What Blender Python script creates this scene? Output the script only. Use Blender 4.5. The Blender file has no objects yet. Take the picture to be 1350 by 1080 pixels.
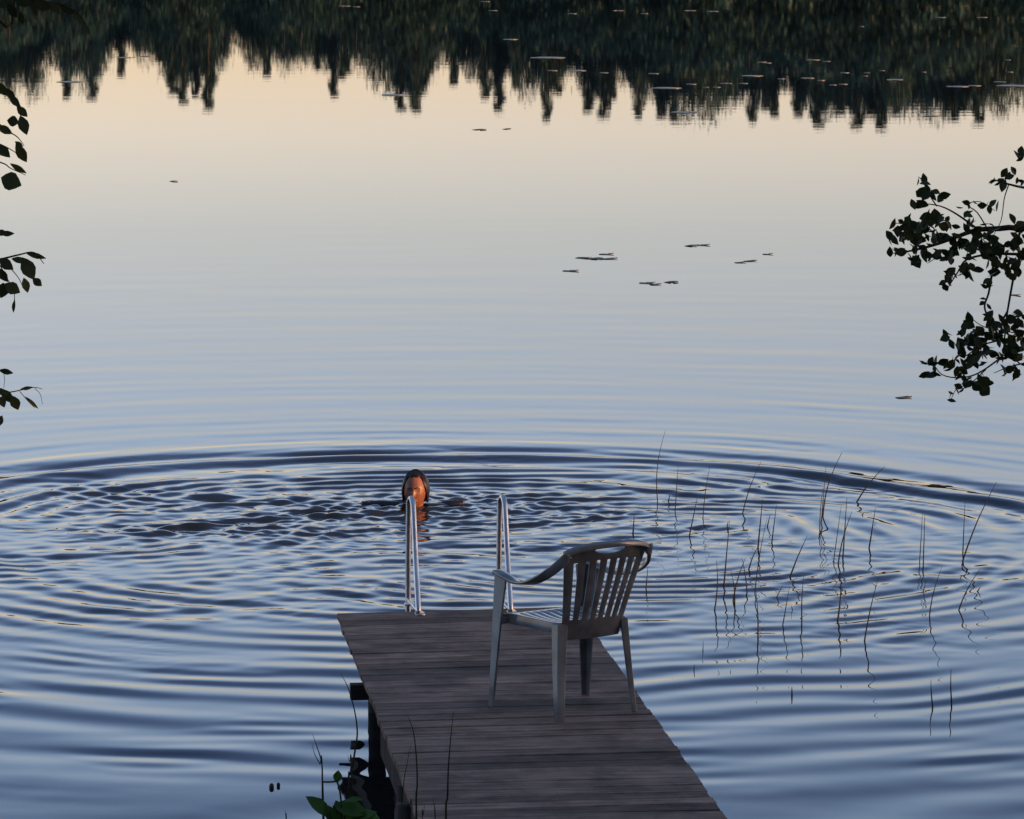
import bpy, bmesh, math, random
import numpy as np
from mathutils import Vector, Matrix, noise as mnoise
R=math.radians
random.seed(7); rng=np.random.default_rng(7)
sc=bpy.context.scene
COL=sc.collection
F=6000.0; CH=4.5; TH=math.atan(757/F)

# ------------------------------------------------------------------ helpers
def at(px,py,Z=None,Y=None):
    u=px-675.0; v=py-540.0
    dx=u; dy=F*math.cos(TH)-v*math.sin(TH); dz=-F*math.sin(TH)-v*math.cos(TH)
    t=(Z-CH)/dz if Z is not None else Y/dy
    return Vector((dx*t,dy*t,CH+dz*t))

def tag(o,label=None,cat=None,group=None,kind=None):
    if label: o['label']=label
    if cat: o['category']=cat
    if group: o['group']=group
    if kind: o['kind']=kind
    return o
def empty(name,loc=(0,0,0),rz=0):
    o=bpy.data.objects.new(name,None); COL.objects.link(o)
    o.location=loc; o.rotation_euler=(0,0,rz); o.empty_display_size=.1
    return o
class MB:
    def __init__(s): s.v=[]; s.f=[]; s.c=[]
    def add(s,vs,fs,c=None):
        b=len(s.v); s.v+= [tuple(p) for p in vs]; s.f+=[tuple(i+b for i in f) for f in fs]
        if c is not None: s.c+=[c]*len(fs)
        return s
    def box(s,c,sx,sy,sz,M=None,tone=None):
        vs=[]
        for x in(-.5,.5):
            for y in(-.5,.5):
                for z in(-.5,.5):
                    p=Vector((x*sx,y*sy,z*sz))
                    if M: p=M@p
                    vs.append(p+Vector(c))
        return s.add(vs,[(0,1,3,2),(4,6,7,5),(0,4,5,1),(2,3,7,6),(0,2,6,4),(1,5,7,3)],tone)
    def tube(s,pts,rad,n=10,flat=1.0,up=None):
        pts=[Vector(p) for p in pts]
        if not hasattr(rad,'__len__'): rad=[rad]*len(pts)
        rings=[]; prev=None
        for i,p in enumerate(pts):
            a=pts[max(i-1,0)]; b=pts[min(i+1,len(pts)-1)]
            d=(b-a).normalized()
            if prev is None:
                ref=Vector(up) if up else (Vector((0,0,1)) if abs(d.z)<.9 else Vector((0,1,0)))
                x=d.cross(ref).normalized()
            else:
                x=(prev-d*prev.dot(d)).normalized()
            prev=x; y=d.cross(x)
            rings.append([p+x*math.cos(2*math.pi*k/n)*rad[i]+y*math.sin(2*math.pi*k/n)*rad[i]*flat for k in range(n)])
        vs=[q for r in rings for q in r]; fs=[]
        for i in range(len(pts)-1):
            for k in range(n):
                fs.append((i*n+k,i*n+(k+1)%n,(i+1)*n+(k+1)%n,(i+1)*n+k))
        fs.append(tuple(range(n-1,-1,-1))); fs.append(tuple((len(pts)-1)*n+k for k in range(n)))
        return s.add(vs,fs)
    def build(s,name,mat,parent=None,smooth=False,loc=None):
        me=bpy.data.meshes.new(name); me.from_pydata(s.v,[],s.f)
        if s.c:
            at_=me.attributes.new('tone','FLOAT','FACE')
            at_.data.foreach_set('value',np.array(s.c,dtype=np.float32))
        me.materials.append(mat)
        bm=bmesh.new(); bm.from_mesh(me); bmesh.ops.recalc_face_normals(bm,faces=bm.faces); bm.to_mesh(me); bm.free()
        if smooth: me.polygons.foreach_set('use_smooth',[True]*len(me.polygons))
        o=bpy.data.objects.new(name,me); COL.objects.link(o)
        if parent: o.parent=parent
        if loc: o.location=loc
        return o
def raw_mesh(name,V,Fc,mat,parent=None,smooth=False,attr=None):
    me=bpy.data.meshes.new(name)
    V=np.asarray(V,dtype=np.float32); Fc=np.asarray(Fc,dtype=np.int32)
    me.vertices.add(len(V)); me.vertices.foreach_set('co',V.ravel())
    k=Fc.shape[1]
    me.loops.add(Fc.size); me.loops.foreach_set('vertex_index',Fc.ravel())
    me.polygons.add(len(Fc))
    me.polygons.foreach_set('loop_start',np.arange(0,Fc.size,k,dtype=np.int32))
    me.polygons.foreach_set('loop_total',np.full(len(Fc),k,dtype=np.int32))
    me.update(calc_edges=True); me.validate()
    if smooth: me.polygons.foreach_set('use_smooth',[True]*len(me.polygons))
    if attr is not None:
        a=me.attributes.new('tone','FLOAT','FACE'); a.data.foreach_set('value',np.asarray(attr,dtype=np.float32))
    me.materials.append(mat)
    o=bpy.data.objects.new(name,me); COL.objects.link(o)
    if parent: o.parent=parent
    return o
def copy_tree(root,loc,rz=0,scale=None):
    c=root.copy(); COL.objects.link(c); c.location=loc; c.rotation_euler=(0,0,rz)
    if scale: c.scale=scale
    for ch in root.children:
        d=ch.copy(); COL.objects.link(d); d.parent=c
    return c

# ------------------------------------------------------------------ materials
def mat(name,col=(.5,.5,.5),rough=.6,metal=0,spec=.5,ior=1.45):
    m=bpy.data.materials.new(name); m.use_nodes=True
    b=m.node_tree.nodes['Principled BSDF']
    b.inputs['Base Color'].default_value=(*col,1); b.inputs['Roughness'].default_value=rough
    b.inputs['Metallic'].default_value=metal; b.inputs['IOR'].default_value=ior
    b.inputs['Specular IOR Level'].default_value=spec
    return m
def N(m,t,**kw):
    n=m.node_tree.nodes.new(t)
    for k,v in kw.items():
        if hasattr(n,k): setattr(n,k,v)
        else: n.inputs[k.replace('_',' ')].default_value=v
    return n
def L(m,a,b): m.node_tree.links.new(a,b)
def noise_col(m,c1,c2,scale=5,detail=4,coord='Object',stretch=(1,1,1),attr=False,bump=0,bdist=.01,lo=.35,hi=.65):
    b=m.node_tree.nodes['Principled BSDF']
    tc=N(m,'ShaderNodeTexCoord'); mp=N(m,'ShaderNodeMapping'); mp.inputs['Scale'].default_value=stretch
    L(m,tc.outputs[coord],mp.inputs[0])
    nz=N(m,'ShaderNodeTexNoise'); nz.inputs['Scale'].default_value=scale; nz.inputs['Detail'].default_value=detail
    L(m,mp.outputs[0],nz.inputs['Vector'])
    rp=N(m,'ShaderNodeValToRGB'); rp.color_ramp.elements[0].color=(*c1,1); rp.color_ramp.elements[1].color=(*c2,1)
    rp.color_ramp.elements[0].position=lo; rp.color_ramp.elements[1].position=hi
    L(m,nz.outputs['Fac'],rp.inputs[0]); out=rp.outputs[0]
    if attr:
        a=N(m,'ShaderNodeAttribute'); a.attribute_name='tone'
        hs=N(m,'ShaderNodeHueSaturation'); L(m,a.outputs['Fac'],hs.inputs['Value']); L(m,out,hs.inputs['Color']); out=hs.outputs[0]
    L(m,out,b.inputs['Base Color'])
    if bump:
        bp=N(m,'ShaderNodeBump'); bp.inputs['Strength'].default_value=bump; bp.inputs['Distance'].default_value=bdist
        L(m,nz.outputs['Fac'],bp.inputs['Height']); L(m,bp.outputs[0],b.inputs['Normal'])
    return m
M={}
M['soil']=noise_col(mat('soil_grass',rough=.95,spec=.2),(.02,.03,.012),(.05,.06,.03),3,8,bump=.5,bdist=.05)
# leaves vary by object and by place
def leaf_mat(name,c1,c2,rough=.5,trans=.25,spec=.3):
    m=mat(name,rough=rough,spec=spec); nt=m.node_tree; b=nt.nodes['Principled BSDF']
    noise_col(m,c1,c2,.9,3,attr=True)
    src=b.inputs['Base Color'].links[0].from_socket
    tr=N(m,'ShaderNodeBsdfTranslucent'); L(m,src,tr.inputs['Color'])
    mx=N(m,'ShaderNodeMixShader'); mx.inputs[0].default_value=trans
    out=nt.nodes['Material Output']
    L(m,b.outputs[0],mx.inputs[1]); L(m,tr.outputs[0],mx.inputs[2]); L(m,mx.outputs[0],out.inputs['Surface'])
    return m
M['spruce']=leaf_mat('spruce_needles',(.016,.052,.049),(.035,.087,.072),.7,.1)
M['pine']=leaf_mat('pine_needles',(.026,.061,.055),(.046,.087,.072),.7,.1)
M['birch']=leaf_mat('birch_leaves',(.026,.075,.061),(.051,.109,.080),.5,.25)
M['alder']=leaf_mat('alder_leaves',(.026,.046,.02),(.05,.075,.03),.45,.1)
M['far_alder']=leaf_mat('far_alder_leaves',(.022,.065,.058),(.041,.102,.080),.5,.2)  # cooler, brighter alder; haze over the far shore put into the colour
M['bark']=noise_col(mat('bark',rough=.9,spec=.2),(.05,.04,.032),(.12,.1,.08),6,6,stretch=(3,3,.5),bump=.6,bdist=.02)
M['birch_bark']=noise_col(mat('birch_bark',rough=.8,spec=.2),(.08,.075,.07),(.25,.24,.22),3,5,stretch=(1,1,4),lo=.3,hi=.5)
M['twig']=noise_col(mat('twig_bark',rough=.8,spec=.2),(.035,.028,.022),(.06,.05,.04),20,3)
M['reed']=noise_col(mat('reed_stem',rough=.6,spec=.3),(.018,.022,.014),(.04,.04,.028),9,3)
M['grass']=noise_col(mat('sedge_blade',rough=.6,spec=.25),(.02,.03,.014),(.05,.06,.03),9,3)
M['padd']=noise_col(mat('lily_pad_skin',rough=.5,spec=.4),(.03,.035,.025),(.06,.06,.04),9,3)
M['padl']=noise_col(mat('lily_pad_skylit',rough=.4,spec=.8),(.09,.11,.08),(.2,.21,.17),6,3)  # paler copy of the pad skin, reflected sky put into the colour
M['plant']=leaf_mat('shore_plant_leaf',(.05,.13,.02),(.10,.21,.04),.5,.25)
# weathered planks: grain runs along x of the dock, one tone per plank
wd=mat('weathered_planks',rough=.75,spec=.3)
noise_col(wd,(.19,.122,.09),(.41,.268,.205),14,8,stretch=(.16,2.6,1),attr=True,bump=.35,bdist=.004,lo=.3,hi=.72)
M['wood']=wd
nt=wd.node_tree; b=nt.nodes['Principled BSDF']
src=b.inputs['Base Color'].links[0].from_socket
n2=N(wd,'ShaderNodeTexNoise'); n2.inputs['Scale'].default_value=3.2; n2.inputs['Detail'].default_value=6; n2.inputs['Roughness'].default_value=.7
tc=N(wd,'ShaderNodeTexCoord'); L(wd,tc.outputs['Object'],n2.inputs['Vector'])
r2=N(wd,'ShaderNodeValToRGB'); r2.color_ramp.elements[0].position=.38; r2.color_ramp.elements[0].color=(.45,.43,.43,1); r2.color_ramp.elements[1].position=.62; r2.color_ramp.elements[1].color=(1,1,1,1)
L(wd,n2.outputs['Fac'],r2.inputs[0])
mx=N(wd,'ShaderNodeMix'); mx.data_type='RGBA'; mx.blend_type='MULTIPLY'; mx.inputs[0].default_value=1
L(wd,src,mx.inputs[6]); L(wd,r2.outputs[0],mx.inputs[7])
# pale scuffs and droppings
n3=N(wd,'ShaderNodeTexNoise'); n3.inputs['Scale'].default_value=16; n3.inputs['Detail'].default_value=3
mp=N(wd,'ShaderNodeMapping'); mp.inputs['Scale'].default_value=(.5,2,1); L(wd,tc.outputs['Object'],mp.inputs[0]); L(wd,mp.outputs[0],n3.inputs['Vector'])
r3=N(wd,'ShaderNodeValToRGB'); r3.color_ramp.elements[0].position=.70; r3.color_ramp.elements[0].color=(0,0,0,1); r3.color_ramp.elements[1].position=.78; r3.color_ramp.elements[1].color=(.55,.55,.55,1)
L(wd,n3.outputs['Fac'],r3.inputs[0])
mx2=N(wd,'ShaderNodeMix'); mx2.data_type='RGBA'; L(wd,r3.outputs[0],mx2.inputs[0]); L(wd,mx.outputs[2],mx2.inputs[6]); mx2.inputs[7].default_value=(.5,.46,.44,1)
L(wd,mx2.outputs[2],b.inputs['Base Color'])
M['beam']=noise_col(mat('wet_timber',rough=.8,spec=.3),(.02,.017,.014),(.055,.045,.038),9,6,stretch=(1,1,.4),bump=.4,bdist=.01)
M['steel']=noise_col(mat('ladder_steel',metal=1,rough=.32),(.5,.5,.51),(.68,.68,.69),12,3)
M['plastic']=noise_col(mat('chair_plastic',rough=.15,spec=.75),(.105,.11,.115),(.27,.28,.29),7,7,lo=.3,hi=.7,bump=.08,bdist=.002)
M['skin']=noise_col(mat('skin',rough=.42,spec=.5),(.23,.095,.06),(.32,.14,.085),18,3)
M['skin'].node_tree.nodes['Principled BSDF'].inputs['Subsurface Weight'].default_value=.1
M['skin'].node_tree.nodes['Principled BSDF'].inputs['Subsurface Radius'].default_value=(.012,.005,.003)
M['lip']=mat('lips',(.36,.12,.1),.4); M['eye']=mat('eye',(.05,.035,.03),.15)
M['hair']=noise_col(mat('wet_hair',rough=.3,spec=.5),(.006,.004,.004),(.02,.012,.009),30,4,stretch=(3,3,.5),bump=.5,bdist=.004)
M['suit']=mat('swimsuit',(.012,.013,.02),.5)

# ------------------------------------------------------------------ camera, world, sun
cam=bpy.data.cameras.new('camera'); co=bpy.data.objects.new('camera',cam); COL.objects.link(co)
cam.sensor_width=36; cam.lens=36*F/1350; cam.clip_start=.5; cam.clip_end=6000
co.location=(0,0,CH); co.rotation_euler=(math.pi/2-TH,0,0); sc.camera=co
SUN_EL=R(5.0); SUN_AZ=R(111)           # clockwise from +Y
w=bpy.data.worlds.new('World'); sc.world=w; w.use_nodes=True
wt=w.node_tree; bg=wt.nodes['Background']
sky=wt.nodes.new('ShaderNodeTexSky'); sky.sky_type='NISHITA'; sky.sun_disc=False
sky.sun_elevation=SUN_EL; sky.sun_rotation=SUN_AZ; sky.air_density=1.0; sky.dust_density=1.2; sky.ozone_density=1.5; sky.altitude=50
tcw=wt.nodes.new('ShaderNodeTexCoord'); sp=wt.nodes.new('ShaderNodeSeparateXYZ'); wt.links.new(tcw.outputs['Generated'],sp.inputs[0])
wr_=wt.nodes.new('ShaderNodeValToRGB'); wt.links.new(sp.outputs['Z'],wr_.inputs[0])
els=wr_.color_ramp.elements
SK=[(0.0,(1.5,1.2,1.62)),(.064,(1.62,1.34,1.92)),(.086,(1.40,1.215,1.68)),(.107,(1.41,1.21,1.65)),(.15,(1.50,1.36,1.84)),(.195,(1.20,1.17,1.64)),(.27,(.52,.55,.88)),(.42,(.34,.34,.52)),(.7,(.8,.78,.9)),(1.0,(1.65,1.45,1.42))]
while len(els)<len(SK): els.new(.5)
for e_,(p_,c_) in zip(els,SK): e_.position=p_; e_.color=(*[q/2 for q in c_],1)
wm_=wt.nodes.new('ShaderNodeMix'); wm_.data_type='RGBA'; wm_.blend_type='MULTIPLY'; wm_.inputs[0].default_value=1
wt.links.new(sky.outputs[0],wm_.inputs[6]); wt.links.new(wr_.outputs[0],wm_.inputs[7])
wv=wt.nodes.new('ShaderNodeVectorMath'); wv.operation='SCALE'; wv.inputs[3].default_value=2.0
wt.links.new(wm_.outputs[2],wv.inputs[0]); wt.links.new(wv.outputs[0],bg.inputs[0]); bg.inputs[1].default_value=.15
sd=bpy.data.lights.new('low_sun','SUN'); sd.energy=1.9; sd.angle=R(.6); sd.color=(1,.46,.2)
so=bpy.data.objects.new('low_sun',sd); COL.objects.link(so)
sdir=Vector((math.sin(SUN_AZ)*math.cos(SUN_EL),math.cos(SUN_AZ)*math.cos(SUN_EL),math.sin(SUN_EL)))
so.rotation_euler=sdir.to_track_quat('Z','Y').to_euler(); so.location=(40,-20,20)
sc.view_settings.view_transform='Standard'; sc.view_settings.look='None'; sc.view_settings.gamma=1
sc.view_settings.exposure=1.2

# ------------------------------------------------------------------ ground
def near_shore(x): 
    return 15.2+ .5*np.sin(x*.7+1)*np.clip(np.abs(x)/6,0,1) + 3.6*np.clip((x-7)/6,0,1)+3*np.clip((-x-7)/10,0,1)  # right-hand bulge, out of view, carries the added knoll
def ground_z(x,y):
    s=near_shore(x)-y
    near=np.where(s>0, 2.95*(1-np.exp(-s*.19))-.0*s, np.maximum(s*.35,-1.8))
    t=y-298-3*np.sin(x*.05)
    far=np.where(t>0,np.minimum(t*.12,6),np.maximum(t*.1,-1.8))
    z=np.where(y<150,near,far)
    b=.06*np.sin(x*1.3+y*.7)+.05*np.sin(x*.6-y*1.7)
    z=z+4.4*np.exp(-(((x-17.5)/4.4)**2+((y-13.2)/5.2)**2)**1.5)*(y<30)  # unseen knoll added on the right to block low sun from the dock
    return z+np.where(z>0,b*np.clip(z,0,1),0)
xs=np.unique(np.concatenate([np.linspace(-1500,-60,30),np.linspace(-60,-20,21),np.linspace(-20,20,81),np.linspace(20,60,21),np.linspace(60,1500,30)]))
ys=np.unique(np.concatenate([np.linspace(-900,-30,20),np.linspace(-30,25,111),np.linspace(25,280,30),np.linspace(280,380,41),np.linspace(380,2500,20)]))
X,Y=np.meshgrid(xs,ys); Z=ground_z(X,Y)
def grid_faces(nx,ny):
    i=np.arange(ny-1)[:,None]*nx+np.arange(nx-1)[None,:]
    return np.stack([i,i+1,i+1+nx,i+nx],-1).reshape(-1,4)
tag(raw_mesh('ground',np.stack([X,Y,Z],-1).reshape(-1,3),grid_faces(len(xs),len(ys)),M['soil'],smooth=True),
    'dark grassy lake shore with lake bed','ground',kind='structure')
def gz(x,y): return float(ground_z(np.array(float(x)),np.array(float(y))))

# ------------------------------------------------------------------ lake surface: real waves around the swimmer
def smooth(a,b,x):
    t=np.clip((x-a)/(b-a),0,1); return t*t*(3-2*t)
WH=(-.655,30.5)                         # the swimmer
def lowfreq(x,y,seed,lam,n=10):
    g=np.random.default_rng(seed); o=np.zeros_like(x)
    for _ in range(n):
        a=g.uniform(0,2*math.pi); k=2*math.pi/(lam*g.uniform(.6,1.7)); o+=np.sin(k*(x*math.cos(a)+y*math.sin(a))+g.uniform(0,6.3))
    return o/math.sqrt(n/2)
def ring(x,y,cx,cy,l0,l1,ph,slope,warp=.10,seed=1,amp_n=.35):
    wx=lowfreq(x,y,seed,2.6,8)*warp
    r=np.sqrt((x-cx)**2+(y-cy)**2+.01)+wx
    r=np.maximum(r,.05)
    phase=2*math.pi/l1*np.log(l0+l1*r)+ph
    k=2*math.pi/(l0+l1*r)
    a=np.clip(1+amp_n*lowfreq(x,y,seed+50,1.8,8),.05,2.2)
    return slope(r)/k*np.sin(phase)*a
def chop(x,y,seed,lmin,lmax,n,slope,adir=None,spread=math.pi):
    g=np.random.default_rng(seed); o=np.zeros_like(x)
    for _ in range(n):
        a=(adir if adir is not None else 0)+g.uniform(-spread,spread)
        k=2*math.pi/math.exp(g.uniform(math.log(lmin),math.log(lmax)))
        o+=slope/k*math.sqrt(2/n)*np.sin(k*(x*math.cos(a)+y*math.sin(a))+g.uniform(0,6.3))
    return o
def wave(x,y):
    h=np.zeros_like(x)
    side=.07+.93*smooth(-3.2,2.6,y-28.6)       # rings are steeper on the open, far side
    side2=.55+.45*smooth(-2.6,2.4,y-28.6)
    # broad old rings spreading from where the swimmer went in
    h+=side*ring(x,y,-.45,28.6,.25,.10,.6,lambda r:.13*np.exp(-((r-4.4)/.42)**2)+.036*smooth(.8,2.2,r)*(1-smooth(3.8,4.8,r))+.013*smooth(4.5,5.2,r)*np.exp(-(r-4.5)/4.5*(r>4.5)),.04,3,.25)
    h+=(1-smooth(-2,1.5,y-28.6))*ring(x,y,-.7,28.2,.44,.07,2.2,lambda r:.018*smooth(2.5,4.5,r)*np.exp(-np.maximum(r-5,0)/5.5),.12,33,.6)
    h+=(1-smooth(-1.5,2.5,y-28.6))*ring(x,y,-.2,28.9,.20,.04,0,lambda r:.026*smooth(2.2,3.5,r)*np.exp(-np.maximum(r-5,0)/3.5),.06,35,.8)
    h+=smooth(-1,3,y-28.6)*ring(x,y,-.4,28.6,.16,.035,1,lambda r:.010*smooth(4.6,5.4,r)*np.exp(-(r-4.5)/5*(r>4.5)),.03,37,.6)
    h+=(1-smooth(-2.5,1.5,y-28.6))*smooth(17.5,22,y)*np.clip(.3+.6*lowfreq(x,y,91,1.7,9),0,1.8)*ring(x,y,-.5,29.0,.16,.018,.5,lambda r:.030*smooth(3.2,4.6,r)*(1-smooth(6.5,9,r)),.03,90,.9)
    # crisp short rings filling the disturbed water
    h+=side2*ring(x,y,-.35,29.2,.13,.050,1,lambda r:.070*smooth(1.5,2.6,r)*(1-smooth(3.7,4.5,r)),.05,39,1.0)
    h+=ring(x,y,-2.9,29.5,.15,.04,.4,lambda r:.050*smooth(.5,1.2,r)*np.exp(-(r/2.4)**4),.035,42,.9)
    h+=ring(x,y,.9,28.7,.14,.03,.2,lambda r:.050*smooth(.8,1.6,r)*np.exp(-(r/3.2)**4),.04,17,.9)
    # fresh rings round the swimmer
    h+=ring(x,y,WH[0],WH[1],.09,.06,1.1,lambda r:.075*smooth(.15,.4,r)*np.exp(-r/1.5),.05,9,.7)
    h+=ring(x,y,WH[0]+.5,WH[1]-.1,.09,.06,0,lambda r:.065*smooth(.1,.3,r)*np.exp(-r/1.1),.05,19,.7)
    h+=ring(x,y,-.8,27.2,.2,.05,.3,lambda r:.028*smooth(.3,.8,r)*np.exp(-(r/2.4)**2),.06,13,.8)
    env=np.exp(-((x+.9)**2/3.6+(y-29.9)**2/1.3)); env2=np.exp(-((x+.65)**2/1.5+(y-30.35)**2/.42)); env4=np.exp(-((x+1.75)**2/.7+(y-29.35)**2/.16))
    env3=np.exp(-(np.sqrt((x+.3)**2+(y-28.9)**2)/4.1)**4)
    patch=np.clip(.55+.75*lowfreq(x,y,77,1.0,9),0.03,2.0)
    h+=env*patch*chop(x,y,21,.13,.60,60,.135,math.pi/2,.95)
    h+=(env2*1.2+env4)*chop(x,y,22,.09,.30,40,.17)
    h+=env3*np.clip(.5+.5*lowfreq(x,y,78,1.9,8),0,1.6)*chop(x,y,23,.16,.9,46,.042,math.pi/2,.85)
    h+=(env*patch*.05+env3*np.clip(.3+.5*lowfreq(x,y,79,1.6,8),0,1.4)*.018)*chop(x,y,26,.075,.16,50,1.0,math.pi/2,1.1)
    # faint slow swell reaching farther out
    h+=chop(x,y,24,.7,2.6,24,.0022,math.pi/2,.5)*smooth(60,32,y)
    h+=chop(x,y,25,.25,.8,30,.0022)*smooth(50,26,y)
    fade=smooth(9.5,7.0,np.abs(x))*smooth(13.0,14.5,y)*smooth(62,50,y)
    return h*fade
fx=np.concatenate([np.arange(-9.6,-4.5,.035),np.arange(-4.5,4.5,.022),np.arange(4.5,9.61,.035)])
fy=[13.0]
while fy[-1]<62: 
    y=fy[-1]; fy.append(y+(.019 if 26<y<33.5 else .026 if 17<y<35 else .05 if y<=17 else min(.028*(1+(y-35)*.25),.16)))
xs=np.concatenate([[-1500,-700,-300,-120,-50,-20,-12],fx,[12,20,50,120,300,700,1500]])
ys=np.concatenate([[2,8],fy,[66,75,90,120,170,230,280,310,330]])
X,Y=np.meshgrid(xs,ys); Z=np.zeros_like(X)
i0,i1=7,7+len(fx); j0,j1=2,2+len(fy)
Z[j0:j1,i0:i1]=wave(X[j0:j1,i0:i1],Y[j0:j1,i0:i1])
wm=mat('lake_water',(.019,.020,.022),.004,ior=1.333); wb=wm.node_tree.nodes['Principled BSDF']
tc=N(wm,'ShaderNodeTexCoord'); mp=N(wm,'ShaderNodeMapping'); mp.inputs['Scale'].default_value=(.55,1.3,1); L(wm,tc.outputs['Object'],mp.inputs[0])
nz=N(wm,'ShaderNodeTexNoise'); nz.inputs['Scale'].default_value=1.1; nz.inputs['Detail'].default_value=5; nz.inputs['Roughness'].default_value=.55
L(wm,mp.outputs[0],nz.inputs['Vector'])
bp=N(wm,'ShaderNodeBump'); bp.inputs['Strength'].default_value=1; bp.inputs['Distance'].default_value=.0005
L(wm,nz.outputs['Fac'],bp.inputs['Height']); L(wm,bp.outputs[0],wb.inputs['Normal'])
tag(raw_mesh('lake',np.stack([X,Y,Z],-1).reshape(-1,3),grid_faces(len(xs),len(ys)),wm,smooth=True),
    'calm lake reflecting the dusk sky, rings spreading from the swimmer','lake',kind='structure')

# ------------------------------------------------------------------ dock
AX=R(6.03)                              # the dock's length turns left of straight ahead
ZD=.45
D=empty('wooden_dock',(-.921+.5*1.27*math.cos(AX),23.60+.5*1.27*math.sin(AX),0),AX)   # far end, middle
tag(D,'weathered grey brown plank dock reaching out over the lake','dock')
W=1.27
mb=MB(); y=0.0; i=0
g=random.Random(3)
while y>-10.6:
    pw=g.choice([.115,.12,.14,.14,.165]); gap=g.uniform(.002,.007) if g.random()<.62 else g.uniform(.012,.026)
    t=(y+5.0)/5.0; yaw=.012+.055*max(-1,t)*1.0
    if y<-5: yaw=-.035
    yw=yaw+g.uniform(-.003,.003); Mx=Matrix.Rotation(g.uniform(-.01,.01),4,'X')@Matrix.Rotation(g.uniform(-.003,.003),4,'Y')
    ln=W+g.uniform(-.006,.010); dx=g.uniform(-.002,.002)
    tone=g.choice([.6,.8,.95,1.0,1.1,1.25])*g.uniform(.93,1.07)
    # plank cut in pieces across its width with softened arrises and a slight cup
    nseg=10; prof=[(-pw/2,-.028),(-pw/2,-.004),(-pw/2+.004,0),(0,-.0015),(pw/2-.004,0),(pw/2,-.004),(pw/2,-.028)]
    sag=g.uniform(-.002,.003); vs=[];fs=[]; n=len(prof)
    for k in range(nseg+1):
        xx=(k/nseg-.5)*ln
        edge=g.uniform(-.0015,.0015)
        for (a,b_) in prof:
            p=Mx@Vector((xx,a+edge,b_+sag*(1-(2*k/nseg-1)**2)))
            vs.append((p.x+dx,p.y+yw*p.x+y-pw/2,p.z+ZD+0))
    for k in range(nseg):
        for q in range(n): fs.append((k*n+q,k*n+(q+1)%n,(k+1)*n+(q+1)%n,(k+1)*n+q))
    fs.append(tuple(range(n))); fs.append(tuple(nseg*n+q for q in range(n-1,-1,-1)))
    mb.add(vs,fs,tone); y-=pw+gap; i+=1
gy=-.06
while gy>-10.4:
    for sx in(-.52,0,.52):
        if g.random()<.85:
            c=Vector((sx+g.uniform(-.012,.012),gy+g.uniform(-.02,.02),ZD+.001)); mb.add([c+Vector((.0045*math.cos(a),.0045*math.sin(a),.0)) for a in [k*math.pi/3 for k in range(6)]],[tuple(range(6))],.3)
    gy-=.118
mb.build('deck',M['wood'],D)
for sx in(-.55,0,.55):
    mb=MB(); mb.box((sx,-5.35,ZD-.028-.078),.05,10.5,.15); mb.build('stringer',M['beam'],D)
for yy,ex,zz in((-1.72,.05,.37),(-4.05,.12,.12),(-4.5,.16,.05),(-6.5,.03,.25),(-8.8,.03,.3)):
    mb=MB(); mb.box((-.5*ex+.0,yy,zz-.02-.0),W+ex,.07,.075)
    mb.build('cross_beam',M['beam'],D)
def post(x,yy,r,top,lean=0):
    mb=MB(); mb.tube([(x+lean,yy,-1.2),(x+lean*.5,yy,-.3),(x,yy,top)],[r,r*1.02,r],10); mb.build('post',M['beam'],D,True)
for sx in(-.46,.46):
    for yy in(-.45,-2.15): post(sx,yy,.045,ZD-.03)
for yy,sx,r in((-3.85,-.57,.06),(-4.25,-.60,.065),(-4.75,-.55,.06),(-5.3,-.53,.06),(-3.9,.55,.06),(-4.75,.55,.06),(-6.8,-.5,.06),(-6.8,.5,.06),(-8.6,-.5,.06),(-8.6,.5,.06)):
    post(sx,yy,r,ZD-.035 if abs(sx)<.56 else ZD-.12,-.02)
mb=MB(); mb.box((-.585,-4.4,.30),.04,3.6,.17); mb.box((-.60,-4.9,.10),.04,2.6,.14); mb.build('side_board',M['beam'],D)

for (yy,xx,zz,ln,an,rr_) in ((-4.35,-.66,.10,.34,.5,.03),(-4.6,-.70,.02,.42,-.25,.035),(-4.95,-.68,.16,.36,.2,.03),(-5.15,-.74,-.02,.40,.1,.045)):
    d=Vector((math.cos(an),.25*math.sin(an*3),math.sin(an)))*ln*.5; c=Vector((xx,yy,zz))
    mb=MB(); mb.tube([c-d,c-d*.3+Vector((0,.01,.012)),c+d*.4+Vector((0,0,-.01)),c+d],[rr_*.7,rr_,rr_*.95,rr_*.8],8); mb.build('brace',M['beam'],D,True)
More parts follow.
